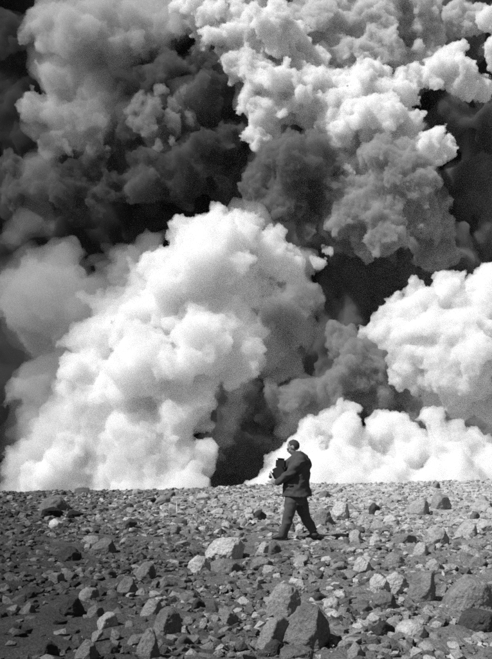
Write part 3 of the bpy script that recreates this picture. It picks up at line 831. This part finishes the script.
def billow_mesh(name, blobs, gens, vox, disp, seed, warp, cell):
    pts = grow(blobs, gens, seed)
    me = bpy.data.meshes.new(name); me.from_pydata([p[0][:] for p in pts], [], [])
    a = me.attributes.new('rad', 'FLOAT', 'POINT'); a.data.foreach_set('value', [p[1] for p in pts])
    tmp = bpy.data.objects.new(name + '_seed', me); COL.objects.link(tmp)
    g = bpy.data.node_groups.new(name, 'GeometryNodeTree'); N = g.nodes.new; K = g.links.new
    g.interface.new_socket('Geometry', in_out='INPUT', socket_type='NodeSocketGeometry')
    g.interface.new_socket('Geometry', in_out='OUTPUT', socket_type='NodeSocketGeometry')
    gi = N('NodeGroupInput'); go = N('NodeGroupOutput')
    mp = N('GeometryNodeMeshToPoints'); K(gi.outputs[0], mp.inputs[0])
    ra = N('GeometryNodeInputNamedAttribute'); ra.data_type = 'FLOAT'; ra.inputs[0].default_value = 'rad'
    K(ra.outputs[0], mp.inputs['Radius'])
    pv = N('GeometryNodePointsToVolume'); pv.resolution_mode = 'VOXEL_SIZE'; K(mp.outputs[0], pv.inputs[0])
    pv.inputs['Voxel Size'].default_value = vox; K(ra.outputs[0], pv.inputs['Radius'])
    vm = N('GeometryNodeVolumeToMesh'); K(pv.outputs[0], vm.inputs[0]); geo = vm.outputs[0]
    pos = N('GeometryNodeInputPosition').outputs[0]
    for scl, amp in ((.16, warp), (.6, warp * .35)):
        nz = N('ShaderNodeTexNoise'); nz.inputs['Scale'].default_value = scl; nz.inputs['Detail'].default_value = 2; K(pos, nz.inputs['Vector'])
        sub = N('ShaderNodeVectorMath'); sub.operation = 'SUBTRACT'; K(nz.outputs['Color'], sub.inputs[0]); sub.inputs[1].default_value = (.5, .5, .5)
        mul = N('ShaderNodeVectorMath'); mul.operation = 'SCALE'; K(sub.outputs[0], mul.inputs[0]); mul.inputs['Scale'].default_value = amp
        sp = N('GeometryNodeSetPosition'); K(geo, sp.inputs[0]); K(mul.outputs[0], sp.inputs['Offset']); geo = sp.outputs[0]
    def billow(geo, layers):
        for scl, amp in layers:
            vo = N('ShaderNodeTexVoronoi'); vo.feature = 'SMOOTH_F1'; vo.inputs['Scale'].default_value = scl; vo.inputs['Smoothness'].default_value = .22
            wn = N('ShaderNodeTexNoise'); wn.inputs['Scale'].default_value = scl * 1.3; wn.inputs['Detail'].default_value = 1; K(pos, wn.inputs['Vector'])
            wm = N('ShaderNodeVectorMath'); wm.operation = 'SCALE'; K(wn.outputs['Color'], wm.inputs[0]); wm.inputs['Scale'].default_value = 1.1 / scl
            wa = N('ShaderNodeVectorMath'); wa.operation = 'ADD'; K(pos, wa.inputs[0]); K(wm.outputs[0], wa.inputs[1]); K(wa.outputs[0], vo.inputs['Vector'])
            m = N('ShaderNodeMath'); m.operation = 'SUBTRACT'; m.inputs[0].default_value = .45; K(vo.outputs['Distance'], m.inputs[1])
            m2 = N('ShaderNodeMath'); m2.operation = 'MULTIPLY'; K(m.outputs[0], m2.inputs[0]); m2.inputs[1].default_value = amp * disp / cell
            nn = N('GeometryNodeInputNormal'); v = N('ShaderNodeVectorMath'); v.operation = 'SCALE'; K(nn.outputs[0], v.inputs[0]); K(m2.outputs[0], v.inputs['Scale'])
            sp = N('GeometryNodeSetPosition'); K(geo, sp.inputs[0]); K(v.outputs[0], sp.inputs['Offset']); geo = sp.outputs[0]
        return geo
    geo = billow(geo, ((.4 * cell, 1.1), (.95 * cell, .6)))
    # one clean closed skin again, then the finest curls
    mv = N('GeometryNodeMeshToVolume'); mv.resolution_mode = 'VOXEL_SIZE'; K(geo, mv.inputs['Mesh'])
    mv.inputs['Voxel Size'].default_value = vox; mv.inputs['Interior Band Width'].default_value = vox * 3
    v2 = N('GeometryNodeVolumeToMesh'); K(mv.outputs[0], v2.inputs[0]); v2.inputs['Threshold'].default_value = .1
    geo = v2.outputs[0] if vox > .32 else billow(v2.outputs[0], ((1.9 * cell, .42), (3.8 * cell, .24), (7.0 * cell, .10)))
    K(geo, go.inputs[0])
    mod = tmp.modifiers.new('g', 'NODES'); mod.node_group = g
    dg = bpy.context.evaluated_depsgraph_get()
    out = bpy.data.meshes.new_from_object(tmp.evaluated_get(dg))
    bpy.data.objects.remove(tmp); bpy.data.meshes.remove(me)
    out.name = name
    return out

def plume(name, label, cat, blobs, gens, vox, mat, disp=1.0, seed=1, warp=3.0, cell=1.0, halo=None):
    """halo: (density, growth) of the thin outer smoke the dense billows fade into; part of the same cloud"""
    out = billow_mesh(name, blobs, gens, vox, disp, seed, warp, cell)
    out.materials.clear(); out.materials.append(mat)
    for i, (dens, grow_by) in enumerate(halo or ()):
        big = [(x, y, rad * grow_by, Y) for x, y, rad, Y in blobs]
        m2 = billow_mesh(name, big, G1, max(vox * 2, .45), 1.5, seed + 40 + i, warp * 1.6, .7)
        thin = mat.copy(); thin.name = mat.name + '_thin'
        for n in thin.node_tree.nodes:
            if 'Density' in n.inputs and mat['dens'] > 0: n.inputs['Density'].default_value *= dens / mat['dens']
        out.materials.append(thin)
        bm = bmesh.new(); bm.from_mesh(out); k = len(bm.faces); bm.from_mesh(m2); bm.faces.ensure_lookup_table()
        for f in bm.faces[k:]: f.material_index = i + 1
        bm.to_mesh(out); bm.free(); bpy.data.meshes.remove(m2)
    o = link(name, out); tag(o, label, cat, kind='stuff')
    return o

G2 = [(11, .5), (7, .48)]
G3 = [(11, .54), (8, .52), (5, .48)]
G1 = [(12, .45)]
def S(lst, Y): return [(x, y, r_ * .8, Y + d) for x, y, r_, d in lst]

plume('steam_column', 'tall brilliant white steam column billowing up left of the man', 'steam', S([
    (240,236,30,0),(208,252,33,0),(172,276,30,2),(270,256,27,1),(292,264,18,2),(215,290,48,-1),(160,322,45,2),(248,286,24,1),
    (215,340,42,-2),(228,315,30,0),(120,355,38,4),(165,380,46,0),(190,400,26,-2),(130,420,45,1),(95,448,35,3),(168,450,34,-3),
    (140,480,45,-2),(75,490,35,2),(178,500,22,-5),(318,262,8,3),(328,254,8,3),(110,390,40,3)], 72),
    G3, .18, smoke_mat('white_steam', .988, 1.3), .9, 3, halo=((.16, 1.14),))
plume('steam_puff', 'small round white steam puff rising behind the crest at the foot of the tall column', 'steam', S([
    (190,482,17,0),(175,492,15,0),(206,492,12,0),(196,472,11,0)], 52), G2, .14, smoke_mat('white_steam_small', .98, 1.6), .6, 4, 1.5, 1.4)
plume('steam_veil', 'thin grey veil of steam drifting off the left side of the tall column', 'steam', S([
    (55,300,46,0),(30,296,26,2),(95,335,42,0),(115,290,30,0),(140,262,26,3),(60,270,25,3),
    (85,410,42,0),(55,385,34,2),(45,440,38,0),(130,330,35,3),(100,480,40,-4),(150,240,18,4)], 84),
    G2, .36, smoke_mat('grey_veil', .72, .12), 1.3, 5, 5, halo=((.03, 1.35),))
plume('steam_knob', 'soft grey rounded billow at the left edge beside the tall column', 'steam', S([
    (35,288,30,0),(55,300,28,0),(75,318,24,1),(45,330,26,1),(95,330,22,2),(70,345,20,2),(110,350,20,2),(30,395,22,2),(120,270,20,4)], 92), G3, .25, smoke_mat('grey_steam', .60, .45), 1.1, 6, 4, halo=((.10, 1.25),))
plume('column_shade', 'shaded right side of the tall column, its shade put into greyer smoke', 'smoke', S([
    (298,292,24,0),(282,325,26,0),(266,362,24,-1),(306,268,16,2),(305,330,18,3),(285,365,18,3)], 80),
    G3, .2, smoke_mat('column_shade_grey', .60, 1.0), 1.0, 7, halo=((.14, 1.25),))  # grey albedo carries the shade on the column's right side
plume('steam_bank', 'low dazzling white steam bank along the crest behind the man', 'steam', S([
    (300,472,15,0),(318,452,18,0),(335,434,15,0),(345,414,12,1),(355,452,30,0),(390,426,24,1),(410,452,30,0),(440,440,22,1),(468,448,18,2),
    (455,472,30,-1),(492,468,22,0),(340,482,30,-2),(390,486,35,-2),(430,490,30,-2),(480,492,32,-2),(276,474,20,0),(290,462,19,0),(263,482,15,0),(300,450,17,0),(312,440,16,0),(248,489,9,0),(284,480,22,0),(300,476,22,-1),(286,478,18,-1),(272,485,15,-1),(258,490,10,-1),(246,493,7,-1),(520,480,30,0),(540,500,40,0)], 60),
    G3, .16, smoke_mat('bank_steam', .99, 1.8), .8, 8, 2.2, 1.2)
plume('steam_shelf', 'upper white steam cloud jutting in from the right edge with a small knob on its tip', 'steam', S([
    (362,329,9,0),(375,326,12,0),(396,315,20,0),(420,304,22,0),(450,302,26,0),(486,302,28,1),(410,345,25,0),(440,350,40,0),(482,362,45,0),
    (404,372,16,0),(432,388,18,0),(467,396,18,0),(500,340,40,1),(530,330,50,3),(530,390,40,3),(385,338,12,0)], 74),
    G3, .18, smoke_mat('shelf_steam', .988, 1.8), .9, 9, 2.4)
plume('ash_puffs', 'mid-grey ash puffs between the tall column and the white clouds', 'smoke', S([
    (300,402,26,0),(330,385,22,3),(362,372,28,4),(345,345,20,5),(385,392,22,2),(405,412,22,4),(450,420,25,6),(375,350,22,5),(330,420,22,2),
    (300,425,18,-2),(280,440,14,-3),(315,432,14,-3),(490,425,25,6)], 90),
    G3, .22, smoke_mat('mid_ash', .54, 1.1), 1.1, 10, halo=((.12, 1.25),))
plume('steam_wisp', 'pale little puffs of steam just above the head of the man', 'steam', S([
    (298,424,13,0),(312,430,12,0),(284,432,9,0),(320,440,10,0),(300,412,10,2)], 78), G2, .18, smoke_mat('pale_steam', .90, .35), .9, 12, halo=((.12, 1.3),))
plume('cauliflower_cloud', 'sunlit cauliflower cloud boiling across the upper right', 'smoke', S([
    (208,12,20,0),(212,40,16,0),(240,32,24,0),(268,28,26,0),(248,66,22,0),(272,78,26,0),(300,88,24,0),(320,110,24,0),(270,112,24,1),(262,134,17,1),
    (246,98,15,1),(335,142,20,1),(352,116,30,0),(378,102,28,0),(402,122,26,0),(366,142,26,0),(345,168,16,0),(335,186,11,0),(400,96,20,1),(424,78,14,1),
    (438,72,15,0),(460,80,20,1),(450,62,16,2),(476,88,14,2),(430,152,20,-3),(418,170,13,-3),(490,22,14,0),(494,55,14,0),(330,90,18,2),(440,150,14,-2),(225,20,24,2),(255,45,24,2),(290,60,24,2),(315,62,20,3),(225,60,14,2),(350,90,18,2),(310,100,24,2),(288,40,22,2),(200,0,22,2),(230,-5,26,2),(340,128,22,-2),(372,120,26,-3)], 98),
    G3, .19, smoke_mat('sunlit_smoke', .97, 2.0), 1.0, 13, 3.5, halo=((.07, 1.12),))
plume('ash_crown', 'grey ash billows rising behind the sunlit cloud at the top', 'smoke', S([
    (300,32,26,0),(335,28,28,0),(345,58,24,0),(378,22,26,1),(385,52,28,1),(412,18,22,3),(430,40,22,4),(410,60,18,3),(460,20,18,6),(300,58,16,2),
    (350,85,16,0),(200,50,14,4),(182,20,18,4),(325,0,25,2),(400,-10,25,2),(260,-10,30,4),(215,-8,25,4)], 106),
    G3, .24, smoke_mat('crown_ash', .84, 1.6), 1.1, 14, 3.5, halo=((.07, 1.15),))
plume('cloud_underside', 'underside of the sunlit cloud, its shade put into dull grey smoke', 'smoke', S([
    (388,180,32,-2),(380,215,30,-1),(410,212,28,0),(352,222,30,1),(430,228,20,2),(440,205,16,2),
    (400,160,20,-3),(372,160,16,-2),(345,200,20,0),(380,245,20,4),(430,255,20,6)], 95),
    G3, .23, smoke_mat('underside_shade', .62, 1.4), 1.1, 15, 3.5, halo=((.10, 1.2),))  # shade of the cloud's underside given as a lower albedo
plume('shadow_lobe', 'very dark lobe coloured as the shade under the left half of the sunlit cloud', 'smoke', S([
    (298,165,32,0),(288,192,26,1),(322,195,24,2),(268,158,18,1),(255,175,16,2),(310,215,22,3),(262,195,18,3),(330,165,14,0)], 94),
    G3, .24, smoke_mat('dark_lobe', .36, 1.2), 1.1, 33, 3.5, halo=((.10, 1.2),))  # shade below the cloud put into this dark albedo
plume('grey_billow', 'broad soft grey billow filling the upper left', 'smoke', S([
    (66,30,36,0),(100,30,38,0),(140,28,34,0),(64,84,32,0),(88,112,36,0),(62,122,28,0),(108,58,28,0),(150,40,16,2),(95,135,20,0),(160,10,24,2),(180,30,14,4)], 108),
    G3, .27, smoke_mat('soft_billow', .74, .5), 1.2, 16, 5, halo=((.07, 1.3),))
plume('smoke_rosette', 'tight knot of small curling puffs inside the dark smoke, upper left of centre', 'smoke', S([
    (152,108,13,0),(166,120,11,0),(140,122,11,0),(155,143,7,-1),(170,140,8,0),(150,130,10,0),(172,102,9,1),(160,88,9,1),(185,92,9,1),(190,118,8,2),(138,98,9,1),(128,108,7,1),(178,130,7,1)], 100),
    G2, .18, smoke_mat('rosette_smoke', .50, .9), 1.0, 17, 2.5, halo=((.10, 1.5),))
plume('smoke_wisps', 'faint grey wisps low in the dark smoke on the left', 'smoke', S([
    (35,168,18,0),(45,185,14,0),(25,222,18,0),(50,226,12,0),(75,222,8,0),(15,236,14,0),(100,215,10,3),(240,345,10,-20)], 104), G1, .6, smoke_mat('faint_wisp', .60, .07), 1.4, 18, 5, halo=((.03, 1.4),))
plume('ash_backing', 'dark grey rolling ash smoke filling the gaps between the clouds on the right', 'smoke', S([
    (260,170,40,0),(300,230,36,0),(345,250,36,0),(390,270,40,0),(430,285,36,0),(350,290,34,2),(330,330,36,4),(375,330,36,2),(420,340,36,4),(300,360,34,6),(350,380,34,4),
    (400,400,34,4),(450,420,36,6),(445,255,28,4),(320,190,40,4),(400,190,40,4),(370,50,50,10),(300,60,50,10),(430,40,44,10),(330,420,26,4),
    (490,300,34,6),(475,185,38,8),(500,130,34,8),(480,240,30,8),(450,120,26,10),(480,430,30,6)], 112),
    G2, .56, smoke_mat('dark_backing', .32, 1.0), 1.4, 21, 4, halo=((.10, 1.2),))
plume('dark_drift', 'sooty dark smoke drifting across the left behind the tall column', 'smoke', S([
    (30,200,34,0),(80,190,30,2),(130,200,34,0),(170,190,26,3),(60,160,26,3),(100,240,34,2),(150,170,24,4),(20,250,28,3),(10,120,30,4),(10,60,34,4),(30,150,24,4),(200,120,28,4),(185,150,26,2),(215,90,24,6)], 118),
    G3, .34, smoke_mat('soot', .14, .5), 1.3, 22, 5, halo=((.06, 1.3),))
plume('dark_roll', 'blackish rolling smoke billows curling round the tight knot of puffs, upper left of centre', 'smoke', S([
    (160,70,24,0),(200,100,26,0),(215,140,26,1),(190,170,28,2),(150,175,28,2),(125,160,20,3),(205,70,18,2),(130,100,20,3),(230,180,24,3),(100,180,24,4),(60,190,26,4),(235,110,16,4),(150,130,30,4),(20,185,24,6),(190,130,28,4)], 106),
    G3, .28, smoke_mat('dark_billow', .24, .9), 1.2, 31, 4, halo=((.10, 1.25),))  # blackish billows around the knot of puffs
plume('cleft_smoke', 'dark smoke curling inside the cleft between the tall column and the low steam bank', 'smoke', S([
    (238,392,26,0),(256,420,22,1),(232,432,24,0),(222,462,22,-1),(246,462,18,1),(240,490,22,0),(215,490,18,-1),(268,445,16,2)], 86),
    G3, .24, smoke_mat('cleft_ash', .20, .7), 1.1, 35, 3, halo=((.12, 1.25),))
plume('column_flank', 'soft flank of steam coloured grey as shade, lower right side of the tall column', 'steam', S([
    (246,372,20,0),(236,394,16,0),(228,416,14,0),(222,440,12,0),(216,462,10,0),(262,352,20,0)], 76),
    G3, .24, smoke_mat('flank_steam', .84, .35), 1.1, 36, 3, halo=((.10, 1.4),))  # column's shaded edge painted by greyer steam
plume('steam_fringe', 'soft pale fringe of steam fading out along the left flank of the tall column', 'steam', S([
    (140,285,22,0),(128,305,28,0),(105,345,32,0),(150,330,36,0),(85,395,34,0),(60,440,34,0),(40,478,30,0),(100,420,40,0),(25,500,26,0),(175,300,36,0)], 75),
    G3, .26, smoke_mat('fringe_steam', .93, .45), 1.2, 23, 4, halo=((.10, 1.25),))
wall = []
rw = random.Random(5)
for iy in range(-2, 8):
    for ix in range(-4, 11):
        wall.append((ix * 75 + rw.uniform(-20, 20), iy * 75 + rw.uniform(-20, 20), 62, 138 + rw.uniform(-8, 10)))
plume('ash_wall', 'vast near-black ash smoke filling the sky behind everything', 'smoke', wall, [(8, .46)], 2.3, smoke_mat('black_ash', .20, .6), 1.6, 19, 5, .6)
